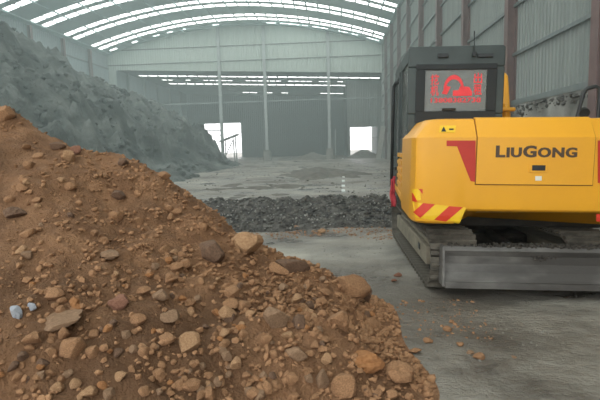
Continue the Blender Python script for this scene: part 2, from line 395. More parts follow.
# nearer end wall on the right with a second doorway
YD = 62.0; EX0, EX1, EZ = 1.94, 5.4, 3.8
w4 = empty('wall_far_right', (0, YD, 0)); tag(w4, 'lighter end wall with a bright doorway beside the right columns', 'wall', kind='structure')
dark_sheets(w4, 1.55, EX0, -.2, lambda x: roof2(x) + .05, 0, .5, 'clad_right')
dark_sheets(w4, EX0, EX1, EZ, lambda x: roof2(x) + .05, 0, .9, 'clad_right')
dark_sheets(w4, EX1, X2R, -.2, lambda x: roof2(x) + .05, 0, .6, 'clad_right')
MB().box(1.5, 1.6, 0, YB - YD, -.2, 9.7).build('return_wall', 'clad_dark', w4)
MB().box(X2R - .05, X2R + .1, YG - YD, YB - YD, -.2, 9.7).build('side_wall', 'clad_right', w4)
d2 = MB().box(EX0 - .1, EX0, -.12, .08, 0, EZ + .1).box(EX1, EX1 + .1, -.12, .08, 0, EZ + .1).box(EX0, EX1, -.12, .08, EZ, EZ + .1).build('door_2', 'steel_grey'); d2.location = (0, YD, 0)
tag(d2, 'square open doorway glowing white near the right wall', 'doorway', kind='structure')
MB().box(EX0, EX1, -.05, 0, 2.45, 2.5).build('cross_bar', 'steel_grey', d2)

# ------------------------------------------------------------------ heaps
def mound(name, label, cat, m, cx, cy, rx, ry, h, seed, step=.25, nz=.18, base=.03):
    def Z(X, Y):
        r = np.sqrt(((X - cx) / rx) ** 2 + ((Y - cy) / ry) ** 2)
        return h * np.clip(1 - r, -.2, 1) + nz * h * fbm(X / rx * 3, Y / ry * 3, 4, seed) * np.clip(1.3 - r, 0, 1) - base
    o = link(name, grid_mesh(name, np.arange(cx - rx * 1.15, cx + rx * 1.15, step), np.arange(cy - ry * 1.15, cy + ry * 1.15, step), Z, -.06), m, smooth=True)
    return tag(o, label, cat)
def ash_z(X, Y):
    toe = -7.5 - .02 * (Y - 20) + .5 * vnoise(Y * .35, X * 0, 3)
    side = (toe - X) * .76
    crest = np.interp(Y, [0, 23, 27.5, 31, 35, 39, 42, 44.5, 46, 47.5], [11.8, 11.0, 9.4, 7.2, 6.2, 5.2, 4.0, 1.9, .6, -.8]) - np.abs(X + 18.5) * .08
    k = .5
    z = -np.log(np.exp(-np.clip(side, -8, 30) / k) + np.exp(-np.clip(crest, -8, 30) / k)) * k
    amp = np.clip(z / 2.0, .12, 1)
    rid = 1 - np.abs(fbm(X * .5 + Y * .2, Y * .33, 4, 31)) * 1.6
    z = z + amp * (.65 * rid - .35 + .38 * fbm(X * .8, Y * .6, 4, 21) + .30 * np.abs(fbm(X * 1.9, Y * 1.6, 4, 25)) - .1)
    # slumped terrace: dark broken scarp half way up
    lv = 2.6 + 1.1 * vnoise(Y * .28, Y * 0 + 4, 8); st = 1 / (1 + np.exp(-(z - lv) * 5))
    return z + 1.0 * (st - .5) * np.clip(z / 1.2, 0, 1) - .1
ash = link('ash_heap', grid_mesh('ash_heap', np.arange(XL + .9, -5.2, .14), np.arange(7, 48, .14), ash_z, -.12), 'ash', smooth=True)
tag(ash, 'huge grey ash heap sloping down from the left wall', 'heap')
mound('dirt_mound', 'small grey dirt mound beside the post at the passage', 'heap', 'far_dirt', -2.6, 57, 2.6, 1.8, .95, 41)
mound('dirt_ramp', 'low dirt bank piled before the square bright doorway', 'heap', 'far_dirt', 3.3, 57.6, 2.4, 2.2, 1.1, 43)
mound('dirt_ridge', 'long low ridge of churned grey dirt across the floor', 'heap', 'churned', -.9, 26.5, 3.4, 9.5, .26, 47, .15, .75, .13)
mound('dirt_patch', 'thin dark dirt streak on the floor beyond the dark berm', 'heap', 'churned', -3.4, 17.5, 2.6, 4.2, .16, 53, .12, .9, .09)

# dark rubble berm
def berm_z(X, Y):
    yc = 9.75 - .02 * X + .18 * vnoise(X * .9, X * 0, 2)
    t = (Y - yc)
    prof = np.where(t < 0, 1 + t / 1.15, 1 - t / 1.0)
    ends = np.clip((X + 4.1) / .9, 0, 1) * np.clip((1.35 - X) / .3, 0, 1)
    h = .49 * np.clip(prof, -.15, 1) * ends
    return h + .055 * fbm(X * 4, Y * 4, 4, 61) * np.clip(h * 5, 0, 1) - .03
berm = link('rubble_berm', grid_mesh('rubble_berm', np.arange(-4.3, 1.5, .04), np.arange(8.2, 11.2, .04), berm_z, -.05), 'dark_rubble')
tag(berm, 'low berm of dark broken rubble across the floor beyond the brown soil', 'heap')

# ------------------------------------------------------------------ rock shapes
def rock_data(seed, sub=1, flat=.0, rough=.25):
    r = random.Random(seed); bm = bmesh.new(); bmesh.ops.create_icosphere(bm, subdivisions=sub, radius=1)
    cuts = []
    for _ in range(7):
        d = Vector((r.gauss(0, 1), r.gauss(0, 1), r.gauss(0, 1))).normalized(); cuts.append((d, r.uniform(.45, .8)))
    off = r.uniform(0, 50)
    from mathutils import noise as mn
    for v in bm.verts:
        p = v.co.copy(); p *= 1 + rough * mn.noise(p * 1.3 + Vector((off, 0, 0))) + rough * .5 * mn.noise(p * 3.1 + Vector((0, off, 0)))
        for d, k in cuts:
            e = p.dot(d) - k
            if e > 0: p -= d * e * .85
        v.co = p
    V = np.array([v.co[:] for v in bm.verts]); F = np.array([[q.index for q in f.verts] for f in bm.faces]); bm.free()
    return V, F
ROCKV = [rock_data(100 + i) for i in range(10)]
def scatter_mesh(name, P, S, tint_seed=0):
    """many lumps as one mesh: P (n,3) positions, S (n,) radii"""
    n_ = len(P); vs_ = []; fs = []; base = 0
    kinds = rng.integers(0, len(ROCKV), n_)
    for k in range(len(ROCKV)):
        I = np.where(kinds == k)[0]
        if not len(I): continue
        V, F = ROCKV[k]
        q = rng.normal(size=(len(I), 4)); q /= np.linalg.norm(q, axis=1)[:, None]; a, b, c, d = q.T
        Rm = np.stack([1 - 2 * (c * c + d * d), 2 * (b * c - a * d), 2 * (b * d + a * c), 2 * (b * c + a * d), 1 - 2 * (b * b + d * d), 2 * (c * d - a * b), 2 * (b * d - a * c), 2 * (c * d + a * b), 1 - 2 * (b * b + c * c)], -1).reshape(-1, 3, 3)
        sc3 = S[I][:, None] * rng.uniform(.6, 1.25, (len(I), 3))
        W = np.einsum('nij,nvj->nvi', Rm, V[None] * sc3[:, None, :]); W[:, :, 2] *= .8; W += P[I][:, None, :]
        vs_.append(W.reshape(-1, 3)); fs.append((F[None] + (np.arange(len(I)) * len(V))[:, None, None] + base).reshape(-1, 3)); base += len(I) * len(V)
    return np_mesh(name, np.concatenate(vs_), np.concatenate(fs))
nb = 6500
bx = rng.uniform(-4.0, 1.35, nb); by = rng.uniform(8.45, 10.6, nb); bz = berm_z(bx, by); ok = bz > -.02
bs = rng.uniform(.012, .038, nb) * rng.choice([1, 1, 1.7], nb)
link('rubble_lumps', scatter_mesh('rubble_lumps', np.stack([bx, by, bz + .005], 1)[ok], bs[ok]), 'dark_rubble', berm)['kind'] = 'stuff'
I = rng.choice(np.where(ok)[0], 700); link('pale_chips', scatter_mesh('pale_chips', np.stack([bx[I] + .03, by[I] + .02, berm_z(bx[I] + .03, by[I] + .02) + .03], 1), rng.uniform(.010, .032, 700)), 'chip', berm)['kind'] = 'stuff'
na = 5200; ax_ = rng.uniform(-21, -7.2, na); ay_ = rng.uniform(9, 46.5, na); az_ = ash_z(ax_, ay_); oka = (az_ > .02) & (vnoise(ax_ * .5, ay_ * .4, 77) > -.25)
sa_ = .05 + .28 * rng.random(na) ** 3
link('ash_lumps', scatter_mesh('ash_lumps', np.stack([ax_, ay_, az_], 1)[oka], sa_[oka]), 'ash', ash)['kind'] = 'stuff'
# rubble lying on the plinth ledge behind the machine
nl = 700; ly = rng.uniform(7.5, 26, nl); lx = rng.uniform(XR - .02, XR + .1, nl)
lz = 2.52 - rng.uniform(0, 1, nl) ** 2 * .28 * (1 + .5 * vnoise(ly * .8, ly * 0, 4)); 
lo = link('ledge_rubble', scatter_mesh('ledge_rubble', np.stack([lx - .01, ly, lz], 1), rng.uniform(.03, .09, nl)), 'dark_rubble', wr); lo['kind'] = 'stuff'

# ------------------------------------------------------------------ brown soil heap
PILE_G = [(-1.62, 4.5, .17, .4), (.12, 2.95, .24, .42), (.05, 4.2, .12, .33), (.55, 2.7, .14, .3), (-1.2, 2.6, .07, .5)]
def pile_base(X, Y):
    dx = X + 3.0; dy = Y - 4.2
    r = np.sqrt(np.where(dx < 0, (dx * .45) ** 2, dx ** 2) + np.where(dy > 0, (dy * 1.7) ** 2, dy ** 2))
    z = 1.93 - .6 * r
    for a, b, h, g in PILE_G: z = z + h * np.exp(-((X - a) ** 2 + (Y - b) ** 2) / (2 * g * g))
    return np.where(z < .13, .13 * np.exp((np.minimum(z, .13) - .13) / .13) - .022, z)
def pile_z(X, Y):
    b = pile_base(X, Y); a = np.clip(b * 5, 0, 1)
    return b + a * (.055 * fbm(X * 1.5, Y * 1.5, 3, 71) + .040 * fbm(X * 4.5, Y * 4.5, 4, 75) + .034 * np.abs(fbm(X * 9, Y * 9, 3, 79)) * (.5 + np.clip((X + 2.2) / 2, 0, 1)))
pile = link('soil_heap', grid_mesh('soil_heap', np.arange(-6.5, 1.5, .028), np.arange(.3, 6.6, .028), pile_z, -.014), 'soil', smooth=True)
tag(pile, 'large heap of loose brown soil filling the near left corner', 'heap')
def hit_pile(px, py):
    d = ray(px, py); ts = np.arange(.6, 9, .01)
    X, Y, Z = d.x * ts, d.y * ts, EYE + d.z * ts
    w_ = np.where(Z < np.maximum(pile_z(X, Y), 0))[0]
    t = float(ts[w_[0]]) if len(w_) else 9.0
    return EYEV + d * t, t
# small crumbs as stuff, denser towards the lower right
N0 = 60000
cx_ = rng.uniform(-4.2, 1.3, N0); cy_ = rng.uniform(1.0, 5.4, N0)
dens = .16 + .55 * np.clip((cx_ + 2.4) / 2.0, 0, 1) + .5 * np.clip(fbm(cx_ * 1.2, cy_ * 1.2, 3, 91), -.3, 1)
zz = pile_z(cx_, cy_)
slope_out = np.clip((cx_ - .2) * 1.2, 0, 1)
keep = (rng.random(N0) < dens * .55) & (zz > -.005)
P = np.stack([cx_, cy_, zz], 1)[keep]; S = (.005 + .024 * rng.random(keep.sum()) ** 2.6) * (1 + .35 * np.clip((P[:, 0] + 1.5) / 2, 0, 1))
P[:, 2] += S * .25
link('soil_crumbs', scatter_mesh('soil_crumbs', P, S), 'clod', pile)['kind'] = 'stuff'

# individual notable rocks: (px, py, width px, height px, material, name, label, flatness seed)
NOTED = []
def rock(name, label, cat, px, py, wpx, hpx, m, seed, sub=3, yaw=None, sink=.25, depth=.8, group=None, me=None, roll=0):
    if me is None: NOTED.append((px, py, wpx, hpx))
    p, t = hit_pile(px, py + hpx * .25); u = t / FPX * 1.03
    if me is None:
        V, F = rock_data(seed, sub, rough=.3); ext = np.abs(V).max(0); V = V / ext; me = np_mesh(name, V, F); me.materials.append(M[m])
    o = link(name, me); rx, rz = wpx * u / 2, hpx * u / 2
    o.scale = (rx, rx * depth, rz)
    z = max(float(pile_z(np.array([p.x]), np.array([p.y]))[0]), 0)
    o.location = (p.x, p.y + rx * .2, z + rz * (1 - 2 * sink) * .9); o.rotation_euler = (0, roll, yaw if yaw is not None else .2 * (seed % 5 - 2))
    tag(o, label, cat, group); return o
rock('boulder', 'large rounded light brown boulder on the shoulder of the soil heap', 'boulder', 246, 246, 36, 27, 'clod_pale', 2)
rock('boulder', 'dark brown pointed boulder beside the large rounded light brown one', 'boulder', 211, 251, 28, 30, 'clod_dark', 5)
rock('slab', 'long dark tilted slab on the far edge of the soil heap', 'rock', 293, 268, 40, 20, 'clod_dark', 9, roll=.6)
rock('rock', 'brown rock with an overhanging lip below the dark tilted slab', 'rock', 277, 271, 24, 16, 'clod', 12)
rock('boulder', 'brown lump jutting over the bare floor at the heap edge', 'boulder', 352, 289, 36, 24, 'clod', 15)
rock('rock', 'knobby dark brown lump at the very tip of the heap edge', 'rock', 364, 295, 18, 20, 'clod_dark', 16)
rock('rock', 'flat grey-brown stone tilted up in the middle of the rubble', 'rock', 275, 318, 26, 24, 'clod_grey', 18, roll=.5)
rock('rock', 'smooth round brown rock in the rubble below the jutting lump', 'rock', 339, 323, 23, 23, 'clod', 21)
rock('rock', 'pale tan rounded stone low on the soil heap', 'rock', 188, 345, 22, 19, 'clod_pale', 24)
rock('stone', 'long flat brown stone lying like a loaf on the lower heap', 'stone', 57, 323, 42, 11, 'clod_grey', 27, roll=-.12)
rock('stone_shard', 'larger bluish grey stone shard at the left picture edge', 'stone', 15, 313, 15, 16, 'slab_grey', 30, roll=.6, depth=.5)
rock('stone_shard', 'smaller bluish grey stone shard next to a larger one', 'stone', 32, 309, 10, 9, 'slab_grey', 31, depth=.5)
rock('clod', 'wide crumbling brown clod below the long flat stone', 'clod', 71, 351, 24, 20, 'clod', 33)
rock('clod', 'small upright clod touching the wide crumbling clod', 'clod', 63, 338, 11, 13, 'clod', 35)
rock('clod', 'brown clod just right of the wide crumbling clod', 'clod', 92, 355, 15, 15, 'clod', 37)
rock('rock', 'reddish capped rock standing up in the smooth soil', 'rock', 120, 304, 22, 16, 'clod_red', 39)
rock('rock', 'blocky tan rock below the crest of the soil heap', 'rock', 67, 158, 14, 13, 'clod_pale', 41)
rock('rock', 'dark wedge rock just above the blocky tan rock', 'rock', 57, 147, 15, 9, 'clod_dark', 43)
rock('rock', 'reddish dark rock right of the blocky tan rock', 'rock', 77, 151, 11, 9, 'clod_red', 45)
rock('rock', 'small dark red rock on the crest right of the reddish one', 'rock', 82, 146, 9, 7, 'clod_red', 46)
rock('rock', 'purplish rock perched on the crest skyline', 'rock', 49, 128, 10, 8, 'clod_red', 47)
rock('stone', 'tiny black stone perched on the crest skyline', 'stone', 44, 123, 6, 6, 'clod_dark', 49)
rock('clod', 'big crumbly clod at the very top of the soil heap', 'clod', 4, 114, 16, 16, 'clod', 51)
rock('stone', 'dark stone leaning beside the topmost crumbly clod', 'stone', 13, 115, 8, 11, 'clod_dark', 52)
rock('rock', 'dark brown rock halfway up the soil slope', 'rock', 118, 196, 16, 12, 'clod_dark', 53)
rock('rock', 'brown rock on the crest where the slope steepens', 'rock', 122, 163, 12, 9, 'clod_dark', 55)
rock('rock', 'flat brown rock tilted on the right shoulder crest', 'rock', 163, 176, 14, 9, 'clod', 57)
rock('stone', 'flat grey stone sunk in the middle of the lower heap', 'stone', 170, 318, 20, 14, 'clod_grey', 59)
rock('rock', 'brown rock jutting from a hollow on the left slope', 'rock', 12, 215, 20, 12, 'clod_dark', 61)
rock('clod', 'broad earth lump hanging over the near floor edge', 'clod', 363, 362, 40, 22, 'clod_orange', 63)
rock('clod', 'big earth lump at the foot of the heap by the floor', 'clod', 395, 375, 34, 22, 'clod', 65)
rock('clod', 'earth lump under the broad overhanging lump', 'clod', 345, 388, 26, 26, 'clod', 67)
rock('stone', 'small pale stone near the lower edge of the rubble', 'stone', 326, 361, 12, 11, 'clod_pale', 69)
rock('stone', 'orange stone on the rubble beside the flat tilted stone', 'stone', 217, 314, 10, 10, 'clod_orange', 70)
rock('stone', 'wide flat stone near the bottom of the rubble', 'stone', 294, 355, 26, 16, 'clod_grey', 72)
rock('stone', 'wedge of brown stone standing at the bottom edge', 'stone', 322, 381, 14, 20, 'clod_grey', 74)
rock('stone', 'flat thin stone lying across the slope above the loaf-like one', 'stone', 108, 256, 24, 9, 'clod_grey', 76)
# anonymous clods
CL = []; CLM = ('clod', 'clod', 'clod', 'clod_grey', 'clod_pale', 'clod', 'clod_orange', 'clod', 'clod_dark', 'clod')
for i in range(10):
    V, F = rock_data(300 + i, 2, rough=.35); V = V / np.abs(V).max(0); me = np_mesh('clod', V, F)
    me.materials.append(M[CLM[i]]); CL.append(me)
cnt = 0; tries = 0
while cnt < 262 and tries < 20000:
    tries += 1
    px = random.uniform(0, 455); py = random.uniform(110, 399)
    dn = .10 + .9 * min(1, max(0, (px - 90) / 170)) * min(1, max(0, (py - 190) / 90)) + (.25 if px < 110 and py > 300 else 0)
    if random.random() > dn: continue
    if any(abs(px - a) < b * .6 + 5 and abs(py - c) < d * .6 + 5 for a, c, b, d in NOTED): continue
    p, t = hit_pile(px, py)
    zb = float(pile_base(np.array([p.x]), np.array([p.y]))[0])
    if t > 7 or zb < (.02 if py > 300 else .12): continue
    wpx = random.choice((6, 7, 8, 8, 9, 10, 11, 12, 15)) * random.uniform(.9, 1.15)
    ci = random.randrange(10); zone = 'upper slope' if py < 205 else 'left lower slope' if px < 130 else 'rubbly right foot' if px > 300 else 'middle of the slope' if py < 300 else 'lower middle'
    tone = {'clod': 'brown', 'clod_grey': 'grey-brown', 'clod_pale': 'pale tan', 'clod_orange': 'orange-brown', 'clod_dark': 'dark brown'}[CLM[ci]]
    big = 'fist-sized' if wpx > 11.5 else 'small'
    o = rock('clod', '%s %s loose earth clod on the %s of the soil heap' % (big, tone, zone), 'clod', px, py, wpx, wpx * random.uniform(.65, .95), None, random.randrange(100), me=CL[ci], yaw=random.uniform(0, 6.28), sink=.33, depth=random.uniform(.7, 1.1), group='loose clods on the soil heap', roll=random.uniform(-.4, .4))
    cnt += 1
# stones on the bare floor
FS = ((470, 353, 7, 'lone grey stone on the floor below the blade'), (514, 357, 5, 'small stone on the floor right of a lone grey stone'), (378, 322, 8, 'brown crumb stone on the floor by the heap foot'), (447, 330, 9, 'flat brown clod on the floor before the machine track'), (478, 358, 12, 'brown clod on the floor in front of the blade'), (452, 322, 6, 'small brown clod on the floor by the track shadow'), (428, 342, 10, 'brown clod fallen from the heap towards the machine'), (415, 352, 12, 'brown clod half buried at the heap foot'), (460, 345, 8, 'tan clod on the floor between heap and blade'), (398, 276, 9, 'reddish brick scrap on the floor beside the track'), (394, 281, 6, 'smaller reddish scrap near the brick scrap'), (403, 301, 4, 'tiny pale stone on the bare floor'), (322, 233, 9, 'flat pale stone at the foot of the dark berm'), (296, 229, 10, 'tan stone before the dark berm'), (263, 226, 9, 'pale stone where berm meets soil heap'))
for i, (px, py, wp, lb) in enumerate(FS):
    g = on_ground(px, py); u = (g - EYEV).length / FPX; V, F = rock_data(500 + i, 2); V = V / np.abs(V).max(0)
    me = np_mesh('stone', V, F); me.materials.append(M['clod_red' if 'reddish' in lb else 'clod_grey' if 'grey' in lb else 'clod_pale' if 'pale' in lb else 'clod'])
    o = link('stone', me); o.scale = (wp * u / 2, wp * u / 2.4, wp * u / 3.6); z = float(floor_z(np.array([g.x]), np.array([g.y]))[0]); o.location = (g.x, g.y, z + wp * u / 3.6 * .7); tag(o, lb, 'stone')
# grit trodden into the floor: brown below the berm, grey elsewhere
def grit(name, m, n_, x0, x1, y0, y1, s0, s1, seed, th):
    gx_ = rng.uniform(x0, x1, n_); gy_ = rng.uniform(y0, y1, n_); k = vnoise(gx_ * .9, gy_ * 1.6, seed) > th
    link(name, scatter_mesh(name, np.stack([gx_, gy_, floor_z(gx_, gy_) + .002], 1)[k], (s0 + (s1 - s0) * rng.random(n_) ** 3)[k]), m, fl)['kind'] = 'stuff'
grit('brown_grit', 'clod', 1500, -2.2, 1.2, 7.6, 8.9, .005, .03, 5, -.3)
grit('grey_grit', 'far_dirt', 2600, -1.0, 3.4, 3.2, 8.2, .003, .014, 6, .0)
grit('brown_crumbs', 'clod', 650, .1, 1.3, 2.2, 4.6, .004, .022, 8, -.1)
grit('far_grit', 'churned', 3200, -7, 4.5, 11, 40, .01, .07, 9, .1)
# ------------------------------------------------------------------ excavator
EX, EY, TILT = 1.81, 6.5, math.radians(1.5)
ex = empty('excavator', (EX, EY, 0), (0, TILT, 0))
tag(ex, 'yellow crawler excavator with dark cab and dozer blade seen from behind', 'excavator')
MW = Matrix.Translation((EX, EY, 0)) @ Euler((0, TILT, 0)).to_matrix().to_4x4(); MU = Matrix.Translation((.08, 0, 0)) @ Matrix.Rotation(math.radians(-2.2), 4, 'Z'); MI = (MW @ MU).inverted()   # house swung a little clockwise
A0, B0, NE_, YM = 1.13, .80, 16.0, -1.2
PROF = [(.725, .03), (.745, .008), (.80, .0), (1.53, .0), (1.675, .115), (1.70, .14), (1.712, .22)]
def inset(z): return float(np.interp(z, [p[0] for p in PROF], [p[1] for p in PROF]))
def rear_y(x, z, off=0):
    i_ = inset(z) - off; a, b = A0 - i_, B0 - i_
    return YM - b * (max(0, 1 - abs(x / a) ** NE_)) ** (1 / NE_)
def outline(i_):
    a, b = A0 - i_, B0 - i_; side = []
    v1 = (1 - .97 ** NE_) ** (1 / NE_)
    for k in range(9):
        v = v1 * k / 8; side.append((a * (1 - v ** NE_) ** (1 / NE_), YM - b * v))
    mid = [(a * u, YM - b * (1 - abs(u) ** NE_) ** (1 / NE_)) for u in np.linspace(-.97, .97, 67)]
    return [(-a, -1.0)] + [(-x, y) for x, y in side] + mid[1:-1] + side[::-1] + [(a, -1.0)]
mb = MB(); rings = []
for z, i_ in PROF:
    lift = .125 if z < .81 else 0
    rings.append([(x, y, z + lift * min(1, max(0, (.72 - abs(x)) / .09))) for x, y in outline(i_)])
nR = len(rings[0]); vs_ = [v for r_ in rings for v in r_]
fs = [(i * nR + k, i * nR + (k + 1) % nR, (i + 1) * nR + (k + 1) % nR, (i + 1) * nR + k) for i in range(len(rings) - 1) for k in range(nR)]
fs += [tuple(range(nR)), tuple(range((len(rings) - 1) * nR, len(rings) * nR))]
cw = mb.add(vs_, fs).build('counterweight', 'yellow', ex, smooth=False)
me = cw.data
me.shade_smooth(); me.set_sharp_from_angle(angle=math.radians(24))
md = cw.modifiers.new('wn', 'WEIGHTED_NORMAL') if False else None
def surf_patch(name, m, parent, x0, x1, z0, z1, off, nx=24):
    """panel that follows the rear surface, with thickness"""
    zs = sorted([z0, z1] + [p[0] for p in PROF if z0 + .004 < p[0] < z1 - .004]); nz = len(zs) - 1
    v = []; f = []
    for k in range(2):
        for z in zs:
            for i in range(nx + 1):
                x = x0 + (x1 - x0) * i / nx; v.append((x, rear_y(x, z) - (off if k == 0 else -.01), z + (off if k == 0 and z > 1.6 else 0)))
    st = (nx + 1) * (nz + 1)
    for j in range(nz):
        for i in range(nx):
            a = j * (nx + 1) + i; f += [(a, a + 1, a + nx + 2, a + nx + 1), (st + a, st + a + nx + 1, st + a + nx + 2, st + a + 1)]
    for i in range(nx):
        f += [(i, st + i, st + i + 1, i + 1), (nz * (nx + 1) + i, nz * (nx + 1) + i + 1, st + nz * (nx + 1) + i + 1, st + nz * (nx + 1) + i)]
    for j in range(nz):
        a = j * (nx + 1); b = a + nx; f += [(a, a + nx + 1, st + a + nx + 1, st + a), (b, st + b, st + b + nx + 1, b + nx + 1)]
    return MB().add(v, f).build(name, m, parent)
def px_local(px, py):
    """photo pixel -> point on the tail's rear skin"""
    o_ = MI @ EYEV; d = MI.to_3x3() @ ray(px, py); y = -2.0
    for _ in range(12):
        t = (y - o_.y) / d.y; p = o_ + d * t; y = rear_y(max(-1.124, min(1.124, p.x)), p.z)
    return p.x, p.z
# hood dimensions taken from the photograph
hx0, _ = px_local(477, 150); hx1, _ = px_local(594, 150); _, hz0 = px_local(540, 184.5)
surf_patch('panel_gap', 'gap', ex, hx0 - .008, hx1 + .008, hz0 - .009, 1.706, .004)
hood = surf_patch('engine_hood', 'yellow', ex, hx0, hx1, hz0, 1.706, .014)
def decal(name, m, parent, poly, off, dens=10):
    """flat printed shape following the skin; poly in photo pixels, fanned from its centre"""
    P2 = [px_local(*q) for q in poly]; pts = []
    for i in range(len(P2)):
        a, b = P2[i], P2[(i + 1) % len(P2)]
        for k in range(dens): pts.append((a[0] + (b[0] - a[0]) * k / dens, a[1] + (b[1] - a[1]) * k / dens))
    c = (sum(p[0] for p in P2) / len(P2), sum(p[1] for p in P2) / len(P2))
    v = []; f = []; R_ = 5
    for r_ in range(R_ + 1):
        for q in pts:
            x = c[0] + (q[0] - c[0]) * (r_ + .02) / (R_ + .02); z = c[1] + (q[1] - c[1]) * (r_ + .02) / (R_ + .02)
            x = max(-1.124, min(1.124, x)); v.append((x, rear_y(x, z) - off, z))
    n_ = len(pts)
    for r_ in range(R_):
        for k in range(n_): f.append((r_ * n_ + k, r_ * n_ + (k + 1) % n_, (r_ + 1) * n_ + (k + 1) % n_, (r_ + 1) * n_ + k))
    f.append(tuple(range(n_)))
    return MB().add(v, f).build(name, m, parent)
def quad_decal(name, m, parent, poly, off, n_=10):
    """4-corner shape in photo pixels, bilinear on the skin"""
    P2 = [px_local(*q) for q in poly]; v = []; f = []
    for j in range(n_ + 1):
        for i in range(n_ + 1):
            s_, t = i / n_, j / n_
            x = (1 - s_) * (1 - t) * P2[0][0] + s_ * (1 - t) * P2[1][0] + s_ * t * P2[2][0] + (1 - s_) * t * P2[3][0]
            z = (1 - s_) * (1 - t) * P2[0][1] + s_ * (1 - t) * P2[1][1] + s_ * t * P2[2][1] + (1 - s_) * t * P2[3][1]
            x = max(-1.126, min(1.126, x)); v.append((x, rear_y(x, z) - off, z))
    for j in range(n_):
        for i in range(n_): a = j * (n_ + 1) + i; f.append((a, a + 1, a + n_ + 2, a + n_ + 1))
    return MB().add(v, f).build(name, m, parent)
# red trim beside the hood
for polys in ([(446.5, 140.5), (475.5, 140.5), (475.5, 147), (446.5, 146)], [(457, 146.3), (475.5, 147), (475.5, 182), (470.5, 181)]):
    quad_decal('red_trim', 'red_decal', cw, polys, .003)
for polys in ([(597.5, 140.5), (625, 140.5), (625, 147), (597.5, 147)], [(597.5, 147), (613, 147), (601.5, 183), (597.5, 183)]):
    quad_decal('red_trim', 'red_decal', cw, polys, .003)
# hazard stripes at the lower left corner
quad_decal('stripe_tape', 'yellow_bright', cw, [(412.2, 201.5), (466, 207.5), (459, 223.5), (415, 217)], .002)
quad_decal('hazard_stripe', 'red_tape', cw, [(423, 203), (435, 204.3), (420, 218), (412.9, 212)], .004)
quad_decal('hazard_stripe', 'red_tape', cw, [(449, 206), (463, 207.2), (446, 221.6), (434, 219.8)], .004)
quad_decal('stripe_tape', 'yellow_bright', cw, [(412, 189), (420, 188.4), (421, 200), (413, 200)], .002)
quad_decal('hazard_stripe', 'red_tape', cw, [(418, 188.6), (422.6, 189.2), (422.5, 193.8), (420.5, 191.5)], .004)
quad_decal('hazard_stripe', 'red_tape', cw, [(411.6, 192.5), (413, 193.5), (417.5, 201.8), (412, 201)], .004)
quad_decal('hazard_stripe', 'red_tape', cw, [(596, 214), (606, 214.5), (606, 223), (596, 221)], .004)
# lettering
def text_pts(txt, size, offset=0.0):
    cu = bpy.data.curves.new('lettering', 'FONT'); cu.body = txt; cu.size = size; cu.offset = offset; cu.resolution_u = 3; cu.fill_mode = 'FRONT'
    o = bpy.data.objects.new('lettering_tmp', cu); col.objects.link(o); bpy.context.view_layer.update()
    e = o.evaluated_get(bpy.context.evaluated_depsgraph_get()); me_ = e.to_mesh()
    V = np.array([v.co[:] for v in me_.vertices]).reshape(-1, 3); F = [tuple(p.vertices) for p in me_.polygons]
    e.to_mesh_clear(); bpy.data.objects.remove(o); bpy.data.curves.remove(cu); return V, F
lx0, lzb = px_local(495, 157.3); lx1, lzt = px_local(578, 145.5)
curx = 0; parts = []
for ch, big in zip('LIUGONG', (1, 0, 0, 1, 0, 0, 0)):
    V, F = text_pts(ch, 1.0, .035); V = V - np.array([V[:, 0].min(), V[:, 1].min(), 0]); hgt = V[:, 1].max()
    sc_ = (1.0 if big else .84) / hgt; V = V * np.array([sc_ * 1.22, sc_, 1]); V[:, 0] += curx; parts.append((V, F)); parts.append((V + np.array([.05, 0, 0]), F)); parts.append((V + np.array([.025, -.0, 0]), F)); curx = V[:, 0].max() + .13
lt = MB()
for li, (V, F) in enumerate(parts):
    lt.add([(lx0 + (lx1 - lx0) * x / curx, .0009 * (li % 3), lzb + (lzt - lzb) * y) for x, y, _ in V], F)
lt.v = [(x, rear_y(x, z) - .0165 - q, z) for x, q, z in lt.v]
lt.build('maker_lettering', 'letter', hood)['label'] = 'dark maker lettering LIUGONG'
# latch and small label on the hood
qx0, qz1 = px_local(528.5, 163.5); qx1, qz0 = px_local(546.5, 172.5); yb = rear_y((qx0 + qx1) / 2, qz0) - .014
MB().box(qx0, qx1, yb - .008, yb + .002, qz0, qz1).build('latch_plate', 'yellow', hood, bevel=.003)
la = MB().box(qx0 + .025, qx1 - .02, yb - .012, yb - .004, qz0 + .018, qz1 - .014).build('latch', 'black', hood, bevel=.003)
quad_decal('small_label', 'white', hood, [(534.5, 176), (541, 176), (541, 180.5), (534.5, 180.5)], .017, 2)
# warning sticker on the bevel, with triangle and text bars
quad_decal('warning_sticker', 'yellow_bright', cw, [(440, 125.5), (456, 125.5), (455, 132.5), (439, 132.5)], .004, 4)
ws = quad_decal('warning_triangle', 'black', cw, [(443.4, 126.6), (443.8, 126.6), (446.2, 131.6), (441, 131.6)], .0055, 4)
quad_decal('warning_bar', 'black', cw, [(449, 128.5), (453.5, 128.5), (453.5, 130), (449, 130)], .0055, 2)

# main deck, side covers, belly
MB().prism([(-1.02, -1.1), (-1.02, .95), (-.7, 1.15), (.7, 1.15), (1.02, .95), (1.02, -1.1), (.9, -1.3), (-.9, -1.3)], 2, .60, .78).build('deck_frame', 'undercarriage', ex, bevel=.02)
MB().tube([(0, 0, .42), (0, 0, .60)], .52, 28).build('slew_ring', 'undercarriage', ex)
